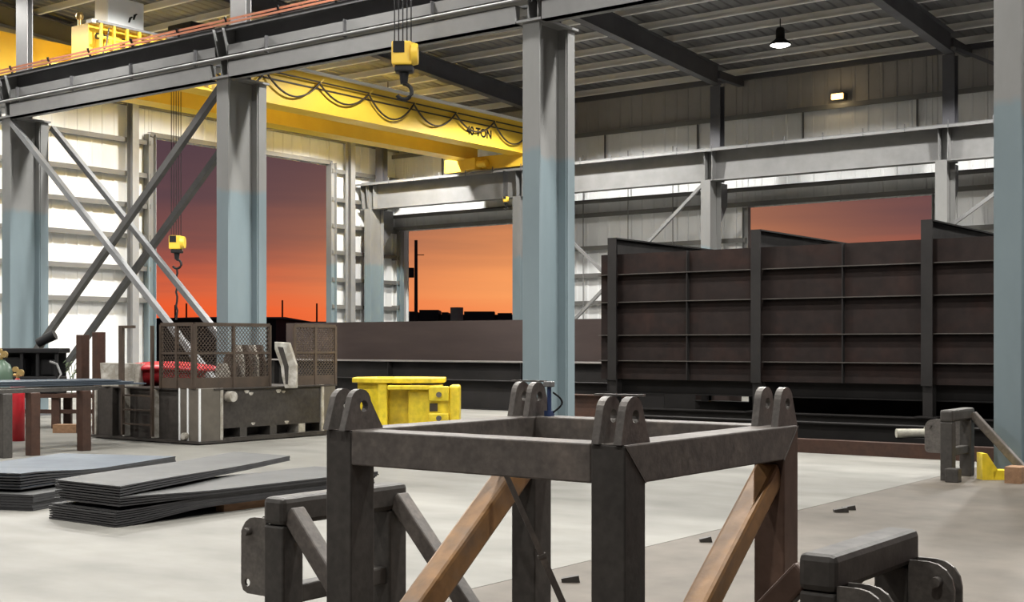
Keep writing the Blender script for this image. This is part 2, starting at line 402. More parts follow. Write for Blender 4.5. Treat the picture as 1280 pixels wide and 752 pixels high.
near_column(COLX[4], 'blue grey crane column cut by the right edge of the photo')

def far_column(X, label):
    t = thing('steel_column', label, 'column', (X, YF, 0), 'columns of the far crane row')
    MB().ibeam((X, YF - .05, .03), (X, YF - .05, 7.0), .75, .34, .025, .02, up=(0, 1, 0)).build('lower_column', M['column'], t)
    MB().box(X - .3, X + .3, YF - .55, YF + .5, 0, .03).build('base_plate', M['darkgrey'], t)
    MB().ibeam((X, YF + .38, 7.0), (X, YF + .38, roofz(YF) - .93), .32, .36, .02, .02, up=(0, 1, 0)).build('upper_column', M['rafter'], t)
    MB().prism([(0, 0), (.75, 0), (.75, -.7), (0, -1.7)], (X - .02, YF + .3, 7.0), (0, 1, 0), (0, 0, 1), (.04, 0, 0)).build('bracket_plate', M['darkgrey'], t)
    for s in (-1, 1): MB().box(X + s * .13 - .012, X + s * .13 + .012, YF - .25, YF + .25, 7.02, 7.95).build('stiffener', M['galv'], t)
    return t
far_column(-35.1, 'grey crane column in the far corner beside the white ladder-like wall')
far_column(COLX[1], 'grey far crane column hidden behind the middle column')
far_column(COLX[2], 'grey crane column by the back wall left of the wide sunset opening')
far_column(COLX[3], 'grey crane column at the right end of the wide sunset opening')

# ================================================================ CRANE RUNWAYS
def runway(Y, near, label, plain=False):
    ov = .26 if near else .42
    t = thing('crane_runway', label, 'crane runway', (-14, Y, 7.0), 'crane runway girders')
    x0, x1 = -35.8, 8.0
    zb = 7.42 if near else 7.0
    MB().box(x0, x1, Y - .01, Y + .01, zb + .03, 7.97).build('girder_web', M['darkgrey'] if near else M['galv'], t)
    fw = .19 if near else .2
    MB().box(x0, x1, Y - fw, Y + fw, zb, zb + .03).build('bottom_flange', M['grey'], t)
    e0, e1 = (.17, ov) if near and Y > YN else (ov, .17)
    m = MB(); m.box(x0, x1, Y - e0, Y + e1, 7.97, 8.0)
    for y in (Y - e0, Y + e1): m.box(x0, x1, y - .012, y + .012, 7.92, 8.0)
    m.build('cap_channel', M['darkgrey'] if near else M['galv'], t)
    MB().box(x0, x1, Y - .04, Y + .04, 8.0, 8.09).build('rail', M['darkgrey'], t)
    for X in COLX:
        for s in (-1, 1):
            MB().prism([(0, 0), (.19, 0), (.3, .9), (0, .9)] if not near else [(0, 0), (.19, 0), (.34, .52), (0, .52)], (X + s * .14, Y - .01, zb + .03), (0, -1, 0), (0, 0, 1), (.02, 0, 0)).build('stiffener', M['galv'] if not near else M['grey'], t)
    return t
rn = runway(YN - .28, True, 'near crane runway girder with copper conductor bars crossing the photo top left')
rr = runway(YN + .3, True, 'second near crane runway girder right behind the one with copper bars')
YG = YN - .28
rf = runway(YF, False, 'far crane runway girder along the back wall, pale web under dark cap')
for z in (8.05, 8.12): MB().box(-35.8, 8, YG - .30, YG - .275, z - .02, z + .02).build('conductor_bar', M['copper'], rn)
X = -35.0
while X < 6:
    MB().beam((X, YG - .22, 7.95), (X, YG - .32, 8.17), .05, .03).build('conductor_hanger', M['black'], rn); X += 1.5
MB().cyl((-35.8, YG - .27, 7.375), (8, YG - .27, 7.375), .035, n=8).build('conduit', M['grey'], rn)
X = -33.6
while X < 6:
    MB().box(X, X + .025, YG - .29, YG - .2, 7.33, 7.66).build('conduit_clip', M['darkgrey'], rn); X += 2.1
for a, b in zip(COLX, COLX[1:] + [8.0]):
    MB().box(a + .2, b - .2, YG - .22, YG - .205, 7.45, 7.645).box(a + .2, b - .2, YG - .205, YG - .15, 7.45, 7.465).build('edge_angle', M['grey'], rn)
    m = MB(); m.box(a + .27, b - .27, YN - .42, YG - .275, 6.98, 7.3); m.box(a + .27, b - .27, YG - .275, YN - .28, 7.285, 7.3); m.box(a + .27, b - .27, YG - .275, YN - .28, 6.98, 6.995)
    m.build('lower_channel', M['grey'], rn)
X = -34
while X < 6:
    MB().box(X, X + .03, YF - .44, YF - .425, 7.9, 8.14).build('rail_clip', M['darkgrey'], rf); X += 1.27

# ---- bracing
def brace(name, p, q, ws, h, mt, label, group):
    o = MB().beam(p, q, ws, h).build(name, mt); return tag(o, label, 'brace', group)
A, B = COLX[1], COLX[2]
g = 'cross braces between the two left columns'
brace('cross_brace', (A + .2, YN - .46, 6.9), (B - .2, YN - .46, .9), .12, .12, M['brace'], 'pale diagonal brace of the nearer pair, falling right from the left column top', g)
brace('cross_brace', (A + .2, YN + .62, 6.9), (B - .2, YN + .62, .9), .12, .12, M['brace'], 'pale diagonal brace of the farther pair, falling to the right behind the dark braces', g)
brace('cross_brace', (B - .2, YN - .32, 6.9), (A + .2, YN - .32, .9), .12, .14, M['darkbrace'], 'dark diagonal brace on the left of its pair, rising right across the white wall', g)
brace('cross_brace', (B - .2, YN + .46 + .3, 6.9), (A + .2, YN + .46 + .3, .9), .12, .14, M['darkbrace'], 'dark diagonal brace on the right of its pair, rising right across the sunset opening', g)
g = 'braces along the back wall'
brace('wall_brace', (COLX[2] - .2, YF - .2, 6.9), (COLX[1] + .2, YF - .2, .7), .1, .1, M['galv'], 'grey diagonal brace by the back wall rising right above the tank', g)
brace('wall_brace', (COLX[1] + .2, YF + .1, 6.9), (COLX[2] - .2, YF + .1, .7), .1, .1, M['galv'], 'grey diagonal brace by the back wall falling right beside the middle column', g)
brace('wall_brace', (COLX[3] + .15, YF - .1, 5.1), (COLX[3] + 2.9, YF - .1, 6.98), .1, .1, M['galv'], 'grey knee brace at upper right rising from the back wall column', g)

brace('roof_brace', (COLX[3] + .2, YF + .35, 10.3), (COLX[3] + 3.4, YF + .35, 8.6), .1, .1, M['rafter'], 'dark diagonal roof brace at top right falling from the upper column', g)
# ================================================================ LAMPS
def high_bay(X, Y, z, label, first=None, watt=LAMP_FAR, blend=.45, cone=152):
    if first is None:
        t = thing('high_bay_lamp', label, 'lamp', (X, Y, z), 'high bay lamps under the roof')
        MB().lathe([(.04, .52), (.1, .5), (.13, .42), (.13, .2), (.16, .16), (.3, .06), (.31, 0), (.29, 0), (.15, .13), (.0, .14)], (X, Y, z), 20).build('housing', M['black'], t)
        MB().lathe([(0, -.06), (.14, -.05), (.24, -.02), (.28, .0), (.28, .025), (.0, .04)], (X, Y, z), 20).build('lens', M['lamp'], t)
        MB().cyl((X, Y, z + .5), (X, Y, roofz(Y) - .2), .015, n=6).build('hanger_rod', M['black'], t)
    else:
        t = dup(first, (X, Y, z), label)
    l = bpy.data.lights.new('high_bay_light', 'SPOT'); l.energy = watt; l.color = LAMP_COL; l.spot_size = math.radians(cone); l.spot_blend = blend; l.shadow_soft_size = .22
    o = bpy.data.objects.new('high_bay_light', l); C.objects.link(o); o.parent = t; o.location = (0, 0, -.1)
    return t
hb = high_bay(-16.3, 34.6, 10.3, 'white high bay lamp hanging under the roof above the tank', blend=.2)
for Y in (19.4, 27.8, 34.6):
    for X in (-31.5, -23.9, -16.3, -8.7, -1.1):
        if (X, Y) != (-16.3, 34.6): high_bay(X, Y, roofz(Y) - .95, 'high bay lamp under the far aisle roof', hb, LAMP_FAR * ({19.4: 1.25, 27.8: .7, 34.6: 1.15}[Y] + (1.1 if X < -30 else 0)), {19.4: .5, 27.8: .6, 34.6: .2}[Y], 122 if Y == 27.8 else 152)
for Y in (16.2, 7.8, -1.0):  # the row behind the camera is weak fill, added to light front faces
    for X in (-31.5, -23.9, -16.3, -8.7, -1.1):
        high_bay(X, Y, roofz(Y) - .95, 'high bay or added fill lamp under the near aisle roof', hb, LAMP_NEAR * (.25 if Y < 0 else 1), .5 if Y > 10 else .8)
# warm flood lamp on the back wall
X = AY(1047, YB - .3); z = 9.55
t = thing('flood_lamp', 'amber glowing flood lamp high on the back wall', 'lamp', (X, YB - .3, z))
MB().box(X - .22, X + .22, YB - .3, YB - .02, z - .02, z + .2).build('housing', M['darkgrey'], t, .02)
MB().box(X - .2, X + .2, YB - .36, YB - .3, z - .02, z + .17).build('glass', M['warm'], t, .02)
l = bpy.data.lights.new('flood_light', 'POINT'); l.energy = 9; l.color = (1, .75, .4); l.shadow_soft_size = .1
o = bpy.data.objects.new('flood_light', l); C.objects.link(o); o.parent = t; o.location = (0, -.3, 0)

# ================================================================ OVERHEAD CRANE
cr = thing('overhead_crane', 'yellow double girder overhead crane spanning the far aisle', 'crane', (-29, 27.8, 8.1))
GX = -27.6
MB().box(GX - .7, GX, 19.4, 38.0, 8.53, 9.62).build('front_girder', M['yellow'], cr)
MB().box(-30.8, -30.1, 18.0, 38.0, 8.53, 9.62).build('rear_girder', M['yellow'], cr)
for Y in (18.1, 37.8):
    e = MB().box(-31.4, -27.1, Y - .16, Y + .16, 8.12, 8.36 if Y < 20 else 8.6).build('end_truck', M['yellow'], cr)
    for X in (-31, -27.5): MB().cyl((X, Y - .06, 8.28), (X, Y + .06, 8.28), .18, n=16).build('wheel', M['darkgrey'], e)
mo = MB().box(-30.1, -29.6, 37.2, 37.6, 8.1, 8.5).cyl((-29.6, 37.4, 8.3), (-29.2, 37.4, 8.3), .14).build('drive_motor', M['yellow'], cr)
MB().box(GX - .1, GX + .14, 19.4, 38.0, 9.62, 9.7).build('walkway_edge', M['white'], cr)
MB().box(GX + .1, GX + .14, 23.2, 37.9, 9.38, 9.42).build('festoon_track', M['cable'], cr)
MB().box(GX + .0, GX + .03, 23.2, 37.9, 9.2, 9.24).build('cable_tray', M['cable'], cr)
Y = 23.0; i = 0
while Y < 37:
    n = 14; span = 2.1
    MB().tube([(GX + .13, Y + span * k / n, 9.36 - (.62 - .08 * (i % 3)) * (1 - (2 * k / n - 1) ** 2)) for k in range(n + 1)], .03, 6).build('festoon_cable', M['cable'], cr)
    MB().beam((GX + .03, Y - .12, 9.2), (GX + .16, Y + .15, 9.5), .05, .04).build('festoon_carrier', M['yellow'], cr)
    Y += span; i += 1
cu = bpy.data.curves.new('capacity_lettering', 'FONT'); cu.body = '40 TON'; cu.size = .40; cu.extrude = .004; cu.offset = .012
o = bpy.data.objects.new('lettering_source', cu); C.objects.link(o)
bpy.context.view_layer.update()
me = bpy.data.meshes.new_from_object(o.evaluated_get(bpy.context.evaluated_depsgraph_get())); bpy.data.objects.remove(o)
o = bpy.data.objects.new('capacity_lettering', me); C.objects.link(o); o.parent = cr; me.materials.clear(); me.materials.append(M['black'])
o.location = Vector((GX + .006, AX(583, GX), 8.80)) - Vector(cr.location); o.rotation_euler = (math.pi / 2, 0, math.pi / 2)
# drive platform at the near end
PX = GX + .34; y0, y1 = 19.42, 23.0
MB().box(GX + .005, PX, y0, y1, 8.45, 8.52).build('drive_platform', M['yellow'], cr)
MB().box(PX - .06, PX + .04, y0, y1, 9.58, 9.64).build('guard_rail', M['galv'], cr)
for z in (8.85, 9.25): MB().box(PX - .02, PX + .02, y0, y1, z - .025, z + .025).build('guard_rail', M['yellow'], cr)
Y = y0 + .1; i = 0
while Y < y1:
    MB().box(PX - .03, PX + .03, Y - .03, Y + .03, 8.52, 9.58).build('guard_post', M['yellow'], cr)
    if i % 2 == 0:
        MB().box(GX + .02, GX + .24, Y + .06, Y + .30, 8.55, 9.0 + .3 * (i % 3 == 0)).build('gear_case', M['yellow'], cr, .02)
        MB().cyl((GX + .14, Y + .02, 9.3), (GX + .14, Y + .3, 9.3), .08).build('drive_shaft', M['cable'], cr)
    Y += .38; i += 1
MB().tube([(PX + .05, y0 + .3, 9.5), (PX + .06, y0 + .22, 9.1), (PX + .06, y0 + .1, 8.8), (PX + .05, y0, 8.6)], .02, 6).build('control_cable', M['cable'], cr)
b_ = MB().cyl((GX - .5, y0 + .08, 9.62), (GX - .5, y0 + .08, 9.8), .05).build('beacon', M['brass'], cr)
MB().lathe([(.08, 0), (.1, .07), (.07, .16), (.0, .18)], (GX - .5, y0 + .08, 9.8), 12).build('beacon_glass', M['brass'], b_)
# control cabinet
cx, ca, cb = GX - .3, AX(135, GX - .05), AX(180, GX - .05)
cab = MB().box(cx - .3, cx + .25, ca, cb, 9.63, 10.45).build('control_cabinet', M['white'], cr, .02)
for k, (dy, dz, h) in enumerate(((.60, .62, .17), (.74, .72, .17))):
    MB().prism([(0, 0), (.05, 0), (.1, h * .7), (.16, h), (.1, h), (.03, h * .75)], (cx + .253, ca + dy, 9.4 + dz - .15), (0, 1, 0), (0, 0, 1), (.004, 0, 0)).build('cabinet_emblem', M['black'], cab)
# trolley
ty0, ty1 = AX(205, -28), AX(276, -28)
tr = MB().box(-30.7, -27.35, ty0, ty1, 9.7, 9.95).build('trolley', M['darkgrey'], cr)
MB().cyl((-29.9, ty0 + .2, 10.1), (-29.9, ty1 - .2, 10.1), .3, n=16).build('rope_drum', M['darkgrey'], tr)
MB().box(-28.5, -27.5, ty0 + .5, ty1 - .6, 9.95, 10.28).build('hoist_gearbox', M['black'], tr, .04)
MB().cyl((-27.6, ty1 - .6, 10.12), (-27.6, ty1 - .1, 10.12), .13, n=14).build('hoist_motor', M['yellow'], tr)
MB().tube([(-27.4, ty0 + 1.3, 9.95), (-27.35, ty0 + 1.45, 10.1), (-27.4, ty0 + 1.7, 10.3)], .06, 8).build('cable_guide', M['yellow'], tr)

# ---- hook blocks
def hook_block(o, top, s, label, chain=False):
    X, Y, z = o                             # z at the block's middle
    t = thing('hook_block', label, 'hook', (X, Y, z), 'crane hook blocks')
    u, v = Vector((.8, .6, 0)), Vector((-.6, .8, 0)); o = Vector(o)
    def bx(a0, a1, b0, b1, c0, c1, nm, mt, bev=.01):
        P = lambda a, b, c: o + u * a * s + v * b * s + Vector((0, 0, c * s))
        return MB().hexa([P(a0, b0, c0), P(a1, b0, c0), P(a1, b1, c0), P(a0, b1, c0), P(a0, b0, c1), P(a1, b0, c1), P(a1, b1, c1), P(a0, b1, c1)]).build(nm, mt, t, bev)
    bx(-.2, .14, -.16, .16, -.2, .2, 'casing', M['yellow'], .03)
    bx(-.17, .02, -.175, -.155, .0, .19, 'label_plate', M['black'], 0)
    MB().cyl(o + u * .13 * s - v * .02 * s, o + u * .24 * s - v * .02 * s, .2 * s, .17 * s, 18).build('sheave_cover', M['yellow'], t)
    bx(-.15, .16, -.13, .13, -.31, -.2, 'crosshead', M['black'], .02)
    MB().cyl(o + Vector((0, 0, -.31 * s)), o + Vector((0, 0, -.5 * s)), .085 * s, .06 * s, 12).build('swivel', M['black'], t)
    pts = [o + Vector((0, 0, -.48 * s))] + [o + u * (.13 * math.sin(a) * s + 0) + Vector((0, 0, (-.63 + .13 * math.cos(a)) * s)) for a in [math.radians(d) for d in range(0, 250, 22)]]
    MB().tube(pts, .035 * s, 8).build('hook', M['black'], t)
    for a in (-.16, -.09, -.02, .05, .12): MB().cyl(o + u * a * s + Vector((0, 0, .18 * s)), (o.x + u.x * a * s, o.y + u.y * a * s, top), .011, n=6).build('wire_rope', M['black'], t)
    if chain:
        z0 = -.76; P0 = o + Vector((0, 0, z0 * s))
        MB().tube([P0 + u * .02 * math.sin(k * 2.2) - Vector((0, 0, .13 * k)) for k in range(12)], .03, 6).build('chain_sling', M['black'], t)
    return t
c = PT(505, 22, 68); hook_block(c, roofz(c.y) - .02, 1.0, 'yellow hook block hanging near the camera from five ropes, in front of the runway girder')
c = PT(221, 36.2, 303); hook_block(c, 9.72, .95, 'small yellow hook block with chain hanging before the sunset opening', True)
c = PT(632, 46.9, 249); hook_block(c, 7.96, .5, 'tiny yellow hook block beside the middle column near the far runway')

# ================================================================ TANK SECTION
TY0, TY1 = 23.6, 27.7
TX = [-14.9, -11.55, -8.15, -4.75]; TZ0, TZ1 = .96, 3.62
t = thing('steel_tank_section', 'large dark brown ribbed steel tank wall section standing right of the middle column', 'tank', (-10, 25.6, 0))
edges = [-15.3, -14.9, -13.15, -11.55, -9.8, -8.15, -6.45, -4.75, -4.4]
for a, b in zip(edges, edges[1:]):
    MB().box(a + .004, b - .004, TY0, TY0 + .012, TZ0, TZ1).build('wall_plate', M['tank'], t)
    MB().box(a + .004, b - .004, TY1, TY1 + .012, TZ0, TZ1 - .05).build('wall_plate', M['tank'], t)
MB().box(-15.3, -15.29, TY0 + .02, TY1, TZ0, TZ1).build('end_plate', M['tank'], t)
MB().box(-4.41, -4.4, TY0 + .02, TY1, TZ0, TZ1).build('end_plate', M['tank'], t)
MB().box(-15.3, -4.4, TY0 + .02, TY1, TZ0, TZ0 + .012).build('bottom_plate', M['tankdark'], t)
for z in (3.19, 2.6, 1.9, 1.36):
    for a, b in zip([-15.4] + TX, TX + [-4.4]):
        MB().box(a + .09, b - .09, TY0 - .11, TY0, z - .018, z + .0).build('stiffener', M['bogie'], t)
for X in TX:
    r = MB(); r.box(X - .105, X + .105, TY0 - .2, TY0 - .18, TZ0 - .02, 3.96); r.box(X - .01, X + .01, TY0 - .18, TY0, TZ0 - .02, 3.96)
    r.build('rib', M['tankdark'], t)
    r = MB(); r.box(X - .01, X + .01, TY0 - .18, TY1 + .1, 3.55, 3.93); r.box(X - .11, X + .11, TY0 - .18, TY1 + .1, 3.93, 3.96)
    r.build('cross_beam', M['tankdark'], t)
    for Y in (TY0 - .05, TY1 - .1): MB().ibeam((X, Y, .36), (X, Y, TZ0), .2, .18, up=(0, 1, 0)).build('leg', M['tankdark'], t)
    MB().box(X - .22, X + .22, TY0 - .25, TY0 + .1, .36, .385).build('foot_plate', M['tankdark'], t)
for X in (-13.15, -9.8, -6.45): MB().box(X - .01, X + .01, TY0 - .1, TY0, TZ0, TZ1).build('rib', M['tankdark'], t)
MB().box(-13.7, -4.5, TY1 - .3, TY1 - .28, .36, TZ0).build('gap_screen', M['tankdark'], t)  # dark plate added so the gap under the tank stays black
for Y in (TY0, TY1 - .1): MB().ibeam((-15.2, Y, .18), (-4.5, Y, .18), .36, .3).build('skid_beam', M['tankdark'], t)
MB().ibeam((-15.3, TY0 + .25, .8), (-4.4, TY0 + .25, .8), .3, .2).build('floor_beam', M['tankdark'], t)

# ---- long plate girders in front of the far aisle
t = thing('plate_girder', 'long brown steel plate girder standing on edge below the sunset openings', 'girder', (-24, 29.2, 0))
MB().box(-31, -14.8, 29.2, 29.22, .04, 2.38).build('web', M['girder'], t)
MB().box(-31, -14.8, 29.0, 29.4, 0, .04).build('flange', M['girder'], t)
for X in (-30.5, -26, -21.5, -17): MB().box(X, X + .02, 29.22, 29.5, .04, 2.3).build('stiffener', M['girder'], t)
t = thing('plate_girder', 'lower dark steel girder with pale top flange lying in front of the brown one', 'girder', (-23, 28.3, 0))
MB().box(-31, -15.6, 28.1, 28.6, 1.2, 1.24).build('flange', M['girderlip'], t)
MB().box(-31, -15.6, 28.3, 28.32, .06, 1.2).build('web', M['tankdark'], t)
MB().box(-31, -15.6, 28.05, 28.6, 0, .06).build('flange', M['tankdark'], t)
X = -30.4
while X < -16: MB().box(X, X + .02, 28.1, 28.3, .06, 1.2).build('stiffener', M['tankdark'], t); X += 4.8
t = thing('steel_beam', 'low dark beam lying in front of the dark girder, end near the tank', 'beam', (-20, 26.8, 0))
MB().ibeam((-27, 26.8, .38), (-15.6, 26.8, .38), .76, .4).build('profile', M['tankdark'], t)
t = thing('steel_beam', 'short rust topped beam beside the foot of the middle column', 'beam', (-17, 25.4, 0))
MB().ibeam((-18.8, 25.5, .26), (-15.5, 25.5, .26), .52, .35).build('profile', M['rustpost'], t)

t = thing('steel_beam', 'added black beam covering the floor between the tank and the brown channel', 'beam', (-9, 20.8, 0))
MB().ibeam((-13.4, 20.8, .19), (-4.6, 20.8, .19), .38, .3).build('profile', M['tankdark'], t)  # beam added to cover the bright strip of floor here
# ---- rusty channel on the floor by the tank
t = thing('channel_beam', 'brown rusty channel lying on the floor before the tank', 'beam', (-7, 19.2, 0))
m = MB(); m.box(-11.3, -4.6, 19.1, 19.12, 0, .21); m.box(-11.3, -4.6, 19.12, 19.3, .19, .21); m.box(-11.3, -4.6, 19.12, 19.3, 0, .02)
m.build('profile', M['rustpost'], t)
c = PT(1140, 19.6, 548)
t = thing('hydraulic_cylinder', 'pale grey hydraulic cylinder lying behind the brown channel', 'cylinder', (c.x, c.y + .5, 0))
q0 = Vector((c.x - .1, c.y + .5, .33)); du = Vector((.8, .6, 0))
MB().box(q0.x - .3, q0.x + .35, q0.y - .15, q0.y + .2, 0, .26).build('block', M['tankdark'], t)
MB().cyl(q0 - du * .32, q0 + du * .12, .07, n=14).build('barrel', M['palewood'], t)
MB().cyl(q0 + du * .12, q0 + du * .16, .1, n=14).build('collar', M['palewood'], t)
MB().cyl(q0 + du * .16, q0 + du * .4, .05, n=14).build('piston_rod', M['ground_steel'], t)

# ================================================================ FOREGROUND SQUARE TUBE FRAME
fx0, fx1, fy0, fy1, fz, W = -4.31, -2.685, 4.31, 5.9, 1.307, .158
t = thing('tube_frame', 'dark square tube steel frame with rusty diagonal braces standing in front', 'frame', ((fx0 + fx1) / 2, (fy0 + fy1) / 2, 0))
O = [(fx0, fy0), (fx1, fy0), (fx1, fy1), (fx0, fy1)]; g_ = .0015
for xa in (fx0, fx1 - W):
    MB().prism([(fy0 + g_, fz), (fy0 + W + g_, fz - W), (fy1 - W - g_, fz - W), (fy1 - g_, fz)], (xa, 0, 0), (0, 1, 0), (0, 0, 1), (W, 0, 0)).build('top_rail', M['mill'], t, .007)
for ya in (fy0, fy1 - W):
    MB().box(fx0 + W + g_, fx1 - W - g_, ya, ya + W, fz - W, fz).build('top_rail', M['mill'], t, .007)
for i, (x, y) in enumerate(O):
    sx, sy = (1 if x < -3.5 else -1), (1 if y < 5 else -1)
    MB().prism([(y, 0), (y + sy * W, 0), (y + sy * W, fz - W), (y, fz)], (min(x, x + sx * W), 0, 0), (0, 1, 0), (0, 0, 1), (W, 0, 0)).build('post', M['brownpost'] if i == 2 else M['mill2'], t, .007)
    lx = x + sx * W / 2; ly = y + sy * W * .62
    for s in (-1, 1):
        hw = .13 if i in (0,) else .11; hgt = .187
        pr = [(-hw, 0), (hw, 0)] + [(.068 * math.cos(math.radians(a)) - (0.01 if i else .02), hgt - .068 + .068 * math.sin(math.radians(a))) for a in range(8, 173, 18)]
        MB().ring_plate(pr, (0, hgt - .08), .027, (lx + s * .052 - .0175, ly, fz), (0, 1, 0), (0, 0, 1), (.035, 0, 0)).build('lug_plate', M['lug'], t)
xl = fx0 + W / 2; xr = fx1 - W / 2
MB().beam((xl, fy1 - W * .7, 1.1), (xl, fy0 + W * .9, .08), .14, .145).build('brace', M['rust'], t, .02, label='orange rusted diagonal tube')
MB().beam((xr, fy1 - W * .9, 1.09), (xr, fy0 + W * .9, .08), .12, .12).build('brace', M['rust'], t, .02, label='orange rusted diagonal tube')
for ya, sy in ((fy0, 1), (fy1, -1)):
    MB().beam((fx1 + .001, ya + sy * .004, fz - .004), (fx1 + .001, ya + sy * W, fz - W), .004, .007, (0, 1, 0)).build('weld_bead', M['lug'], t)
# flat bars lying on two lugs, prop rod, lamp
for i, lb in ((1, 'thin flat steel bar lying across the lugs of the nearest frame corner'), (3, 'thin flat steel bar lying across the lugs of the rear frame corner')):
    x, y = O[i]; sx, sy = (1 if x < -3.5 else -1), (1 if y < 5 else -1)
    lx, ly = x + sx * W / 2, y + sy * W * .62
    tag(MB().beam((lx - .12, ly, fz + .19), (lx + .09, ly + .03, fz + .19), .03, .008).build('flat_bar', M['lug']), lb, 'bar', 'loose flat bars')
t = thing('prop_rod', 'thin telescopic steel rod leaning inside the square tube frame', 'rod', (-3.75, 5.81, 0))
a, b = Vector((-4.14, 5.38, 1.14)), Vector((-3.77, 5.71, .02)); mid = a.lerp(b, .48)
MB().beam(a, a.lerp(mid, .12), .06, .05).build('rod_head', M['mill2'], t); MB().beam(a, mid, .028, .028).build('inner_rod', M['mill'], t); MB().beam(mid, b, .034, .034).build('outer_rod', M['mill'], t); MB().beam(mid, mid.lerp(b, .03), .045, .045).build('collar', M['lug'], t)
c = Vector((fx0 + W / 2 + .12, fy1 - W / 2, fz))
t = thing('work_light', 'small blue clamp light with looped cable at the rear frame corner', 'light', tuple(c))
MB().box(c.x - .02, c.x + .02, c.y - .02, c.y + .02, c.z, c.z + .03).build('magnet_base', M['blue'], t)
MB().cyl(c + Vector((0, 0, .03)), c + Vector((0, 0, .17)), .012, n=8).build('stem', M['blue'], t)
MB().box(c.x - .025, c.x + .025, c.y - .025, c.y + .02, c.z + .16, c.z + .19).build('lamp_head', M['galv'], t, .005)
MB().tube([c + Vector((.8, .6, 0)) * (.02 + .05 * math.sin(k / 10 * math.pi)) + Vector((0, 0, .13 - .11 * k / 10)) for k in range(11)], .006, 6).build('cable', M['black'], t)

# ================================================================ SIDE FRAMES
def side_frame(X, Y0, Y1, mr, label, front=True, block=False, bm='mill'):
    t = thing('side_frame', label, 'frame', (X, (Y0 + Y1) / 2, 0), 'low side frames with lug plates')
    w2 = .075
    MB().box(X - .08, X + .08, Y0, Y1, .73, .88).build('top_beam', M['mill2'], t, .028)
    MB().box(X - .05, X + .05, Y0 + .15, Y1 - .15, .3, .4).build('lower_rail', M['mill2'], t, .01)
    for k, y in enumerate((Y0 + .08, Y1 - .08)):
        MB().box(X - w2, X + w2, y - w2, y + w2, 0, .729).build('post', M['mill2'], t, .012)
        if k or front: MB().beam((X + mr * .07, y, .80), (X + mr * .78, y, .04), .1, .1).build('brace', M[bm], t, .012)
        for d in (-.05, .05):
            L = [(0, 0), (.15, 0), (.185, .015), (.2, .05), (.2, .31), (.19, .355), (.165, .39), (.13, .412), (.09, .42), (0, .42)]
            o = Vector((X - mr * w2, y + d - .008, .34))
            lp = MB().ring_plate([(p[0], p[1]) for p in L], (.15, .06), .022, o, (-mr, 0, 0), (0, 0, 1), (0, .016, 0)).build('lug_plate', M['lug'], t)
        MB().cyl((X - mr * (w2 + .13), y - .1, .68), (X - mr * (w2 + .13), y + .09, .68), .022, n=12).build('pin', M['lug'], t)
    if block: MB().box(X + .04, X + .2, Y0 - .16, Y0 - .01, 0, .17).build('foot_block', M['mill2'], t, .01)
    return t
side_frame(-5.2, 4.8, 5.8, 1, 'dark low side frame half hidden behind the left post of the square frame')
side_frame(-2.1, 4.78, 5.72, -1, 'dark low side frame with pinned lugs cut by the lower right photo edge', bm='brownpost')
side_frame(-5.4, 16.2, 17.1, 1, 'small brown side frame standing beside the column at the right edge', False, True)

# scrap blocks on the floor
for (x, y, lx, lb) in ((1051, 640, .1, 'small dark steel block on the floor, front one of two before the tank'), (1061, 637, .09, 'small dark steel block on the floor, rear one of two before the tank'),
                       (713, 727, .09, 'small dark steel block on the floor beside the thin leaning rod'), (882, 677, .07, 'dark steel offcut on the floor behind the right rusty brace')):
    p = G(x, y); tag(MB().beam(p + Vector((-.4, -.3, .025)) * lx * 1.4 , p + Vector((.4, .3, .025 / lx / 1.4)) * lx * 1.4, .06, .05).build('scrap_block', M['mill2']), lb, 'block', 'scrap blocks on the floor')

# yellow stand parts and boards at the right edge
p = G(1240, 592) * .955; p.z = 0
t = thing('yellow_stand', 'bright yellow stand behind the small side frame at right edge', 'stand', tuple(p))
for s, (a0, a1, h0, h1) in enumerate(((-.12, .02, .0, .33), (.02, .3, 0, .12))):
    MB().prism([(a0, h0), (a1, h0), (a1 + .05 * (s == 0), h0 + (h1 - h0) * .4), (a1 - .08 * (s == 0), h1), (a0, h1)], p + Vector((0, 0, 0)), (.8, .6, 0), (0, 0, 1), (-.12, .16, 0)).build('foot' if s else 'upright', M['yellow2'], t)
p = G(1266, 592) * .93; p.z = 0; tag(MB().box(p.x - .1, p.x + .1, p.y, p.y + .3, 0, .2).build('timber_block', M['timber']), 'brown timber block by the foot of the right edge column', 'block')

# ================================================================ YELLOW FIXTURE
c = PT(508, 24, 545); c.z = 0
t = thing('yellow_fixture', 'bright yellow heavy steel fixture with flat plate top standing beyond the frame', 'machine', tuple(c))
u, v, zz = Vector((.8, .6, 0)), Vector((-.6, .8, 0)), Vector((0, 0, 1)); k = 24 / FPX
def yp(x): return (x - 508) * k
def yz(y): return EYE + (HZ - y) * k
def ybox(x0, x1, d0, d1, y0, y1, nm, mt=M['yellow2'], bev=.02):
    a0, a1, z0, z1 = yp(x0), yp(x1), yz(y1), yz(y0)
    P = lambda a, b, z: c + u * a + v * b + zz * z
    return MB().hexa([P(a0, d0, z0), P(a1, d0, z0), P(a1, d1, z0), P(a0, d1, z0), P(a0, d0, z1), P(a1, d0, z1), P(a1, d1, z1), P(a0, d1, z1)]).build(nm, mt, t, bev)
oct_ = [(yp(440), .0), (yp(470), -.35), (yp(540), -.35), (yp(556), -.1), (yp(556), .6), (yp(525), .9), (yp(462), .9), (yp(440), .6)]
MB().prism(oct_, c + zz * yz(478), u, v, zz * .09).build('top_plate', M['yellow2'], t, .015)
oct2 = [(yp(487), -.42), (yp(530), -.42), (yp(553), -.2), (yp(553), .3), (yp(500), .3), (yp(487), .0)]
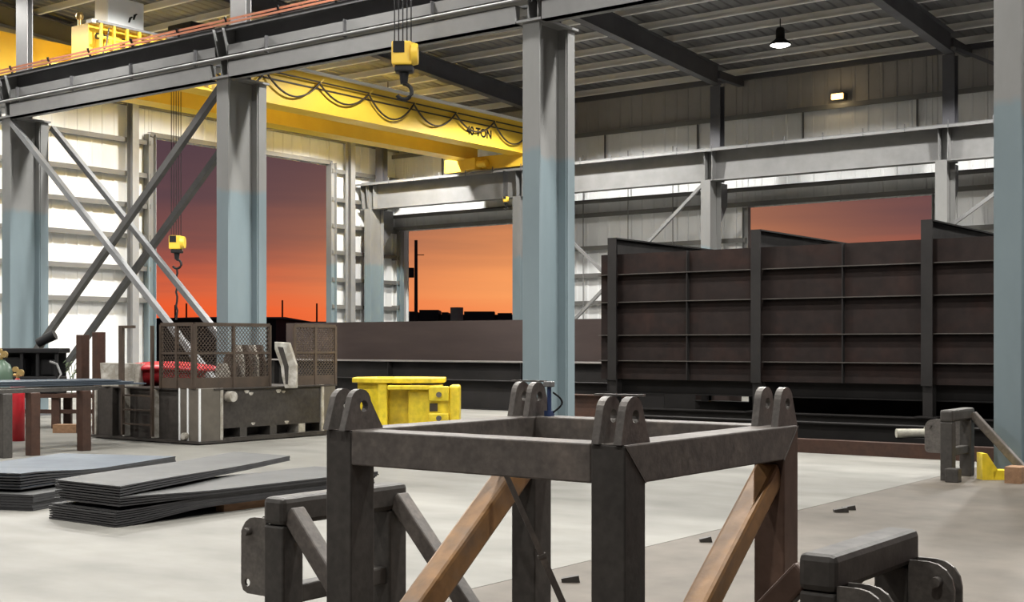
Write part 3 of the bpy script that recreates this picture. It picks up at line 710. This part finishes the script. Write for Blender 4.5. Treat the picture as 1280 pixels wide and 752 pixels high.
MB().prism(oct2, c + zz * yz(486), u, v, zz * .08).build('ledge_plate', M['yellow2'], t, .015)
MB().prism([(yp(446), .1), (yp(474), -.25), (yp(474), .6), (yp(450), .6)], c, u, v, zz * yz(478)).build('side_wall', M['yellow2'], t, .01)
ybox(474, 486, -.3, .4, 478, 546, 'corner_post')
ybox(486, 513, .0, .5, 480, 546, 'recess_wall')
ybox(511, 566, -.25, .5, 486, 546, 'body_block', bev=.05)
ybox(537, 562, -.36, -.2, 482, 500, 'boss'); ybox(537, 562, -.36, -.2, 515, 527, 'boss')
ybox(538, 548, -.262, -.24, 503, 513, 'window', M['cable'], 0)
for yy in (492, 521): MB().cyl(c + u * yp(550) + v * -.36 + zz * yz(yy), c + u * yp(550) + v * -.42 + zz * yz(yy), .05, n=12).build('bolt', M['lug'], t)
ybox(562, 575, -.3, .45, 481, 529, 'end_flange', bev=.04)
MB().cyl(c + zz * yz(473) + u * yp(482), c + zz * (yz(471)) + u * yp(482), .16, n=16).build('top_boss', M['yellow2'], t)

# ================================================================ SHEET STACKS
def smooth(a): a = max(0, min(1, a)); return a * a * (3 - 2 * a)
def sheet(name, P, dirv, width, length, zf, th, mt, n=12, side=None):
    d = Vector((dirv[0], dirv[1], 0)).normalized(); r = Vector(side or (d.y, -d.x, 0)); m = MB(); vs = []
    for i in range(n + 1):
        q = Vector(P) + d * length * i / n; z = zf(i / n)
        for (a, b) in ((0, 0), (1, 0), (1, 1), (0, 1)):
            vs.append(q + r * width * a + Vector((0, 0, z + th * b)))
    fs = [(3, 2, 1, 0), (n * 4, n * 4 + 1, n * 4 + 2, n * 4 + 3)]
    for i in range(n):
        for kx in range(4): fs.append((i * 4 + kx, i * 4 + (kx + 1) % 4, (i + 1) * 4 + (kx + 1) % 4, (i + 1) * 4 + kx))
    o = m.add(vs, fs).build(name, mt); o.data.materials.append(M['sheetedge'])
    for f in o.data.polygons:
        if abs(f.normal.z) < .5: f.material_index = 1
    return o
ORD = ['bottom', 'second from bottom', 'third from bottom', 'fourth from bottom', 'fifth from bottom', 'second from top', 'top']
def pack(P, dirv, width, length, n, zn, sn, zfar, th, rise, lb, grp, mt, jit=.012, side=None):
    for i in range(n):
        a, b = zn + i * sn, zfar + i * th * 1.03
        o = sheet('steel_sheet', (P[0] + random.uniform(-jit, jit), P[1] + random.uniform(-jit, jit) , 0), dirv, width, length, lambda s, a=a, b=b: a + (b - a) * smooth(s / rise), th, mt, side=side)
        tag(o, lb + ', ' + (ORD[i] if i < n - 2 else ORD[i - n]), 'sheet', grp)
    return o
pack((-11.22, 7.45), (0, 1), 1.05, 3.5, 7, .002, .0225, .086, .0145, .34, 'black sheet in drooping lower pack of right floor stack', 'lower sheets of the right stack', M['sheet'])
pack((-11.16, 7.47), (0, 1), 1.02, 3.5, 4, .195, .0245, .192, .0145, .34, 'black sheet in fanned upper pack of right floor stack', 'upper sheets of the right stack', M['sheet'])
pack((-11.16, 7.47), (-.44, 1), 1.02, 4.0, 4, .295, .0245, .275, .0145, .8, 'skewed grey sheet slanting left on the right floor stack', 'skewed sheets of the right stack', M['sheet'], .004, (1, 0, 0))
for i, (x, y0, y1) in enumerate(((-10.32, 8.8, 10.7), (-10.75, 8.8, 10.8), (-11.1, 8.8, 10.8))):
    tag(MB().box(x - .05, x + .07, y0, y1, 0, .082).build('timber', M['timber']), ['brown timber under the right edge of the right sheet stack', 'brown timber under the middle of the right sheet stack', 'brown timber under the left edge of the right sheet stack'][i], 'timber', 'timbers under the right sheet stack')
dv = (-.39, 1)
pack((-13.35, 7.1), dv, 1.6, 1.3, 6, .002, .028, .002, .024, .8, 'dark sheet in lower pack of left floor stack', 'lower sheets of the left stack', M['sheet'])
pack((-13.70, 7.12), dv, 1.66, 3.1, 6, .195, .03, .18, .017, .5, 'blue black sheet in upper pack of left floor stack', 'upper sheets of the left stack', M['sheetblue'])
p = G(182, 596); q = G(95, 604)
tag(MB().beam(p + Vector((0, 0, .09)), q + Vector((0, 0, .09)), .16, .17).build('timber', M['palewood'], None, .02), 'pale weathered timber on the floor between the two sheet stacks', 'timber')

# ================================================================ WELDED BOGIE FRAME WITH GUARD
bx, by = -17.4, 14.4
t = thing('bogie_frame', 'heavy welded box beam frame with wire mesh guard and ground bright seams', 'frame', (bx - 1.4, by + 1.6, 0))
MB().box(bx - .45, bx, by + .5, by + 3.2, .25, .92).build('side_beam', M['bogie'], t)
MB().box(bx - 2.9, bx - 2.45, by + .47, by + 2.7, .25, .92).build('side_beam', M['bogie'], t)
MB().box(bx - 2.3, bx - .62, by + .08, by + .45, .06, .92).build('end_beam', M['bogie'], t)
MB().box(bx - .5, bx + .02, by, by + .48, .05, .95).build('corner_box', M['cornersteel'], t, .01, label='ground bright corner box')
MB().box(bx + .002, bx + .03, by + .44, by + .5, .05, .95).build('weld_seam', M['ground_steel'], t)
MB().box(bx - .02, bx + .03, by + 2.85, by + 2.92, .05, .95).build('weld_seam', M['ground_steel'], t)
MB().box(bx - .45, bx + .03, by + 2.92, by + 3.22, .05, .945).build('corner_box', M['cornersteel'], t, .01)
for yy, hz_, sz in ((1.05, .87, .05), (1.15, .83, .045), (1.8, .86, .055), (1.92, .84, .04), (1.2, .30, .04), (2.0, .29, .045)):
    MB().prism([(sz * (1 + .4 * math.sin(3 * a)) * math.cos(a), sz * .8 * (1 + .3 * math.cos(2 * a)) * math.sin(a)) for a in [math.tau * q / 12 for q in range(12)]], (bx + .001, by + yy, hz_), (0, 1, 0), (0, 0, 1), (.006, 0, 0)).build('ground_patch', M['ground_steel'], t)
for s in (bx - .52, bx - .30, bx + .0): MB().box(s, s + .035, by - .012, by + .01, .05, .95).build('weld_seam', M['white'], t)
MB().box(bx - 2.9, bx - 2.35, by - .02, by + .45, .05, .92).build('corner_box', M['bogie'], t, .01)
for s in (AY(121, by), AY(156, by), AY(192, by)): MB().box(s, s + .05, by - .05, by + .09, .07, .92).build('weld_seam', M['ground_steel'], t)
MB().box(bx - 2.95, bx + .1, by - .08, by + .5, .02, .06).build('base_plate', M['bogie'], t)
MB().box(bx - .5, bx + .05, by + .5, by + 3.25, .02, .09).build('base_plate', M['bogie'], t)
for y in (by + .9, by + 1.6, by + 2.3, by + 2.95): MB().box(bx - .3, bx, y, y + .16, .09, .25).build('foot', M['ground_steel'] if y > by + 2 else M['mill2'], t)
MB().box(bx - .42, bx - .3, by + .5, by + 3.1, .09, .25).build('lower_beam', M['bogie'], t)
MB().box(bx - .55, bx + .04, by + .3, by + 3.25, .92, .945).build('top_plate', M['bogie'], t)
MB().box(bx - 2.95, bx - .56, by, by + 2.75, .92, .945).build('deck_plate', M['bogie'], t)
MB().cyl((bx + .0, by + .62, .8), (bx + .16, by + .62, .8), .09, n=12).build('pipe_stub', M['ground_steel'], t)
MB().cyl((bx - .3, by - .02, .14), (bx - .3, by - .1, .14), .06, n=12).build('pipe_stub', M['ground_steel'], t)
# bright drum on the deck left of the guard
dc = PT(150, 23.4, 470); MB().prism([(-.33, 0), (.33, 0), (.36, .4), (-.36, .42)], (dc.x, dc.y, .945), (.8, .6, 0), (0, 0, 1), (-.2, .27, 0)).build('bright_bracket', M['ground_steel'], t)
# upright bent bright bracket
bZ = 23.4; bk = bZ / FPX
def bpix(pts): return [((x - 357) * bk, EYE + (HZ - y) * bk - .945) for x, y in pts]
pc = PT(357, bZ, 485); pc.z = .945
MB().prism(bpix([(356, 485), (370, 485), (370, 456), (361, 428), (343, 427), (343, 436), (351, 458), (352, 470)]), pc, (.8, .6, 0), (0, 0, 1), (-.12, .16, 0)).build('bent_bracket', M['ground_steel'], t, .012)
MB().prism(bpix([(357, 480), (360, 480), (361, 458), (354, 434), (347, 433), (355, 458)]), pc + Vector((.004, -.006, 0)), (.8, .6, 0), (0, 0, 1), (-.01, .013, 0)).build('bracket_face', M['bogie'], t)
# comb of plates
for i in range(6):
    y = AX(288 + i * 9, bx - .3); h = .42 + .16 * min(i, 2)
    MB().prism([(0, 0), (.35, 0), (.35, h * .6), (.25, h), (.08, h), (0, h * .7)], (bx - .7, y, .945), (1, 0, 0), (0, 0, 1), (0, .05, 0)).build('comb_plate', M['basket'] if i % 2 else M['ground_steel'], t)
# guard: rails, posts and expanded mesh on the two visible sides
def guard(p, q, z0, z1, posts, mesh=True):
    p, q = Vector(p), Vector(q); d = q - p; L = d.length; d.normalize()
    for z, h in ((z1, .06), (z0 + (z1 - z0) * .55, .04)): MB().beam(p + zz * z, q + zz * z, .04, h).build('guard_rail', M['basket'], t)
    MB().beam(p + zz * (z0 + .09), q + zz * (z0 + .09), .02, .18).build('toe_board', M['basket'], t)
    for k in range(posts + 1):
        a = p + d * L * k / posts; MB().beam(a + zz * z0, a + zz * z1, .05, .05).build('guard_post', M['basket'], t)
    if mesh:
        m = MB(); H = z1 - z0; s = .075; n = int((L + H) / s)
        for k in range(1, n):
            for sg in (1, -1):
                a0 = k * s; lo_, hi_ = max(0, a0 - L), min(H, a0)
                P1, P2 = (a0 - lo_, lo_), (a0 - hi_, hi_)
                if sg < 0: P1, P2 = (L - P1[0], P1[1]), (L - P2[0], P2[1])
                m.beam(p + d * P1[0] + zz * (z0 + P1[1]), p + d * P2[0] + zz * (z0 + P2[1]), .012, .005, (d.y, -d.x, 0))
        m.build('expanded_mesh', M['basket'], t, kind='stuff')
gy0, gy1 = by + .1, AX(337, bx - .1)
guard((bx - .1, by, 0), (bx - .1, gy1, 0), .945, 2.04, 2)
guard((bx - 1.0, by + .0, 0), (bx - .16, by + .0, 0), .945, 2.04, 2)
guard((bx - .1, AX(368, bx - .1), 0), (bx - .1, AX(419, bx - .1), 0), .945, 2.04, 2)
# access ladder on the near end
lx0, lx1 = AY(153, by - .12), AY(190, by - .12)
for X in (lx0, lx1): MB().box(X - .025, X + .025, by - .14, by - .09, .1, 2.02).build('ladder_stile', M['basket'], t)
for z in (.3, .55, .8): MB().box(lx0, lx1, by - .13, by - .1, z - .015, z + .015).build('ladder_rung', M['basket'], t)
MB().box(lx0 - .1, lx0 + .35, by - .13, by - .1, 1.98, 2.03).build('guard_rail', M['basket'], t)
MB().box(lx0 - .1, lx0 + .02, by - .13, by - .09, .945, 1.98).build('guard_post', M['basket'], t)
# lug at the right end
# posts left of the guard
for i, x in enumerate((103, 123)):
    X = AY(x, by + .6); tag(MB().box(X - .09, X + .09, by + .52, by + .7, 0, 1.88 + .05 * i).build('upright_post', M['rustpost'], None, .01), ['rusty brown upright post beside the left crossing braces', 'rusty brown upright post next to the bright bracket'][i], 'post', 'short upright posts')
# red tub beyond the guard
c = PT(206, 24.0, 455); c.z = .945
t2 = thing('red_tub', 'shallow red tub with folded rim lying beyond the mesh guard', 'tub', (c.x, c.y, .946))
def oval(r0, z, n=28): return [c + Vector((.8, .6, 0)) * r0 * 1.0 * math.cos(math.tau * k / n) + Vector((-.6, .8, 0)) * r0 * .55 * math.sin(math.tau * k / n) + zz * (z + .02 * math.sin(3 * math.tau * k / n)) for k in range(n)]
def ovals(nm, prof, mt):
    m = MB(); n = 28; vs = []
    for r, z in prof: vs += oval(r, z)
    m.add(vs, [(i * n + k, i * n + (k + 1) % n, (i + 1) * n + (k + 1) % n, (i + 1) * n + k) for i in range(len(prof) - 1) for k in range(n)], True)
    m.build(nm, mt, t2)
ovals('basin', [(.0, .02), (.42, .02), (.72, .12), (.8, .3), (.76, .3), (.66, .16), (.0, .12)], M['red'])
ovals('rim', [(.74, .3), (.96, .27), (1.0, .30), (.95, .34), (.6, .39), (.25, .42), (.0, .42)], M['red'])

# ================================================================ LEFT BENCHES
p1, p2 = PT(-40, 20.4, 485), PT(155, 22.0, 485); d = (p2 - p1); d.z = 0
t = thing('saw_horse_table', 'low work bench of brown posts carrying dark steel plates at left edge', 'bench', (p1.x, p1.y, 0))
r = Vector((d.y, -d.x, 0)).normalized()
for i, (x, y) in enumerate(((6, 572), (41, 569), (105, 563))):
    g = G(x, y); MB().box(g.x - .08, g.x + .08, g.y - .08, g.y + .08, 0, .96).build('leg', M['rustpost'] if i else M['mill2'], t, .01)
    g2 = g * 1.045; MB().box(g2.x - .08, g2.x + .08, g2.y - .08, g2.y + .08, 0, .96).build('leg', M['rustpost'], t, .01)
a = G(-40, 576); b = G(120, 561); a.z = b.z = .99
MB().beam(a, b, .12, .06).build('rail', M['mill2'], t); off = Vector((a.x * .045, a.y * .045, 0)); MB().beam(a + off, b + off, .12, .06).build('rail', M['mill2'], t)
for i in range(3):
    e = d.normalized() * (.1 * i)
    a_ = p1 + e * (1 - i); b_ = p2 - e * 2.2; a_.z = b_.z = 1.035 + .03 * i; oo = Vector((-.6, .8, 0)) * .5
    tag(MB().beam(a_ + oo, b_ + oo, 1.15, .022).build('steel_plate', M['sheetblue']), ['bottom dark steel plate on the left work bench', 'middle dark steel plate on the left work bench', 'top blue black steel plate on the left work bench'][i], 'plate', 'plates on the left bench')
def gas_cylinder(x, ybot, Z, h, rad, mt, label):
    c = PT(x, Z, 500); c.z = 0
    t = thing('gas_cylinder', label, 'gas cylinder', tuple(c), 'gas cylinders')
    MB().lathe([(0, 0), (rad, 0), (rad, h - rad * 1.2), (rad * .8, h - rad * .5), (rad * .35, h - .02), (rad * .3, h), (0, h)], c, 20).build('bottle', mt, t)
    v_ = MB(); v_.cyl(c + zz * h, c + zz * (h + .1), .025); v_.cyl(c + zz * (h + .06) - u * .07, c + zz * (h + .06) + u * .1, .025); v_.build('valve', M['brass'], t)
    MB().cyl(c + zz * (h + .1) + u * .07 - v * .02, c + zz * (h + .1) + u * .07 - v * .07, .06, n=14).build('gauge', M['brass'], t)
    MB().cyl(c + zz * (h + .16) - u * .02 - v * .02, c + zz * (h + .16) - u * .02 - v * .07, .05, n=14).build('gauge', M['brass'], t)
    return t
gas_cylinder(2, 560, 23.6, 1.42, .19, M['green'], 'green gas cylinder with brass regulator behind the left bench')
gas_cylinder(22, 552, 22.9, 1.1, .12, M['red'], 'red gas cylinder with brass regulator seen under the left bench')
c = PT(35, 26.2, 470); c.z = 0
t = thing('steel_bench', 'low dark steel bench behind the gas cylinders carrying a black machine', 'bench', tuple(c))
P = lambda a, b, z: c + u * a + v * b + zz * z
def ub(c0, a0, a1, b0, b1, z0, z1):
    Q = lambda a, b, z: c0 + u * a + v * b + zz * z
    return MB().hexa([Q(a0, b0, z0), Q(a1, b0, z0), Q(a1, b1, z0), Q(a0, b1, z0), Q(a0, b0, z1), Q(a1, b0, z1), Q(a1, b1, z1), Q(a0, b1, z1)])
ub(c, -1.1, 1.5, 0, .9, .62, .7).build('bench_top', M['rustpost'], t)
for a in (-1.0, .45, 1.3):
    for b in (.05, .75): ub(c, a, a + .16, b, b + .1, 0, .62).build('leg', M['rustpost'], t)
ub(c, -1.0, 1.4, .1, .2, .3, .38).build('stretcher', M['rustpost'], t)
t = thing('welding_machine', 'black welding generator with open frame on the bench at left edge', 'machine', tuple(P(-.2, .3, .7)))
ub(c, -.75, .55, .1, .7, .7, 1.05).build('base_box', M['black'], t, .02)
ub(c, -.8, .6, .05, .75, 1.52, 1.62).build('canopy', M['black'], t, .02)
for a in (-.75, -.2, .12, .5): ub(c, a, a + .06, .1, .16, 1.05, 1.52).build('frame_post', M['black'], t)
ub(c, -.7, -.15, .2, .65, 1.05, 1.45).build('engine_block', M['black'], t, .05); ub(c, .15, .42, .25, .6, 1.05, 1.4).build('fuel_can', M['black'], t, .05)
ub(c, -.75, .55, .6, .66, 1.05, 1.52).build('back_panel', M['black'], t)
MB().cyl(P(.05, .4, 1.72), P(.4, .4, 1.9), .09, .11, 14).build('exhaust', M['black'], t)
MB().tube([P(.45, -.02, 1.35), P(.6, -.05, 1.3), P(.68, -.05, 1.1), P(.6, -.05, .95)], .025, 8).build('handle', M['galv'], t)
c2 = P(.78, .3, .7)
t = thing('weed_cutting', 'small grey green leafy sprig by the black machine', 'plant', tuple(c2))
for k in range(26):
    a = random.uniform(0, 6.28); h = random.uniform(.2, .62); rr = random.uniform(.04, .2); q = c2 + Vector((math.cos(a) * rr, math.sin(a) * rr, h))
    MB().hexa([q, q + Vector((.05, .01, .02)), q + Vector((.06, .04, .06)), q + Vector((.0, .05, .05)), q + zz * .008, q + Vector((.05, .01, .028)), q + Vector((.06, .04, .068)), q + Vector((0, .05, .058))]).build('leaf', M['plant'], t)
m = MB()
for k in range(5): m.tube([c2, c2 + Vector((.03 * math.cos(k), .03 * math.sin(k), .3)), c2 + Vector((.12 * math.cos(k * 1.3), .12 * math.sin(k * 1.3), .58))], .008, 5)
m.build('stem', M['plant'], t)
p = G(82, 541); tag(ub(p, -.25, .3, 0, .3, 0, .16).build('timber_block', M['timber']), 'brown timber block on the floor under the left benches', 'block')

# ================================================================ OUTSIDE
def far_box(nm, x0, x1, Z, y0, dep, mt, lb, cat, roof=None, grp=None):
    a, b = PT(x0, Z, y0), PT(x1, Z, y0); h = a.z
    t = thing(nm, lb, cat, (a.x, a.y, -.3), grp); du = (b - a).normalized(); L = (b - a).length
    Q = lambda s, e, z: Vector((a.x, a.y, 0)) + du * s + Vector((-.6, .8, 0)) * e + zz * z
    MB().hexa([Q(0, 0, -.3), Q(L, 0, -.3), Q(L, dep, -.3), Q(0, dep, -.3), Q(0, 0, h), Q(L, 0, h), Q(L, dep, h), Q(0, dep, h)]).build('wall', mt, t)
    rz = roof or .8
    MB().add([Q(-.5, -.5, h), Q(L + .5, -.5, h), Q(L + .5, dep, h), Q(-.5, dep, h), Q(L * .25, dep / 2, h + rz), Q(L * .9, dep / 2, h + rz)], [(0, 1, 5, 4), (1, 2, 5), (2, 3, 4, 5), (3, 0, 4), (0, 3, 2, 1)]).build('roof', mt, t)
    return t
far_box('warehouse', 176, 345, 150, 398, 30, M['outbuild'], 'dark warehouse silhouette outside the large left opening', 'building', .5)
far_box('warehouse', 352, 420, 170, 403, 30, M['outbuild'], 'low dark shed silhouette outside, left of the far corner column', 'building', .4)
fb = far_box('factory', 495, 720, 230, 393, 40, M['outbuild'], 'long dark factory silhouette on the horizon beyond the middle opening', 'building', .4)
for i, (x0, x1, yt) in enumerate(((508, 520, 389), (524, 548, 387), (552, 560, 390), (580, 618, 389), (622, 640, 391))):
    a, b = PT(x0, 229, 396), PT(x1, 229, yt); e = (b - a); MB().hexa([(a.x, a.y, a.z - 1), (b.x, b.y, a.z - 1), (b.x - 6, b.y + 8, a.z - 1), (a.x - 6, a.y + 8, a.z - 1), (a.x, a.y, b.z), (b.x, b.y, b.z), (b.x - 6, b.y + 8, b.z), (a.x - 6, a.y + 8, b.z)]).build('rooftop_unit', M['outbuild'], fb)
a = PT(571, 60, 384); tag(MB().box(a.x - .22, a.x + .22, a.y - .2, a.y + .2, -.31, a.z).build('concrete_post', M['grey']), 'grey square post outside the middle opening', 'post')
def pole(x, yt, Z, r, lb, arm=True):
    a = PT(x, Z, yt); t = thing('utility_pole', lb, 'pole', (a.x, a.y, -.3), 'utility poles outside')
    MB().cyl((a.x, a.y, -.31), (a.x, a.y, a.z), r * 1.2, r, 10).build('mast', M['outbuild'], t)
    if arm:
        MB().beam(a - zz * .9 - u * .1, a - zz * .9 + u * .5, .05, .05).build('crossarm', M['outbuild'], t)
        MB().cyl(a - u * .28 - zz * 2.3, a - u * .28 - zz * 1.7, .17, n=12).build('transformer', M['outbuild'], t)
    return t
pole(520, 300, 80, .1, 'dark utility pole with transformer beyond the middle opening')
for x, yt, lb in ((353, 375, 'thin distant pole on the horizon, left of two by the far post'), (396, 379, 'thin distant pole on the horizon, right of two by the far post'), (219, 381, 'thin distant pole under the small hook, left of two'), (233, 379, 'thin distant pole under the small hook, right of two')):
    pole(x, yt, 220, .14, lb, False)
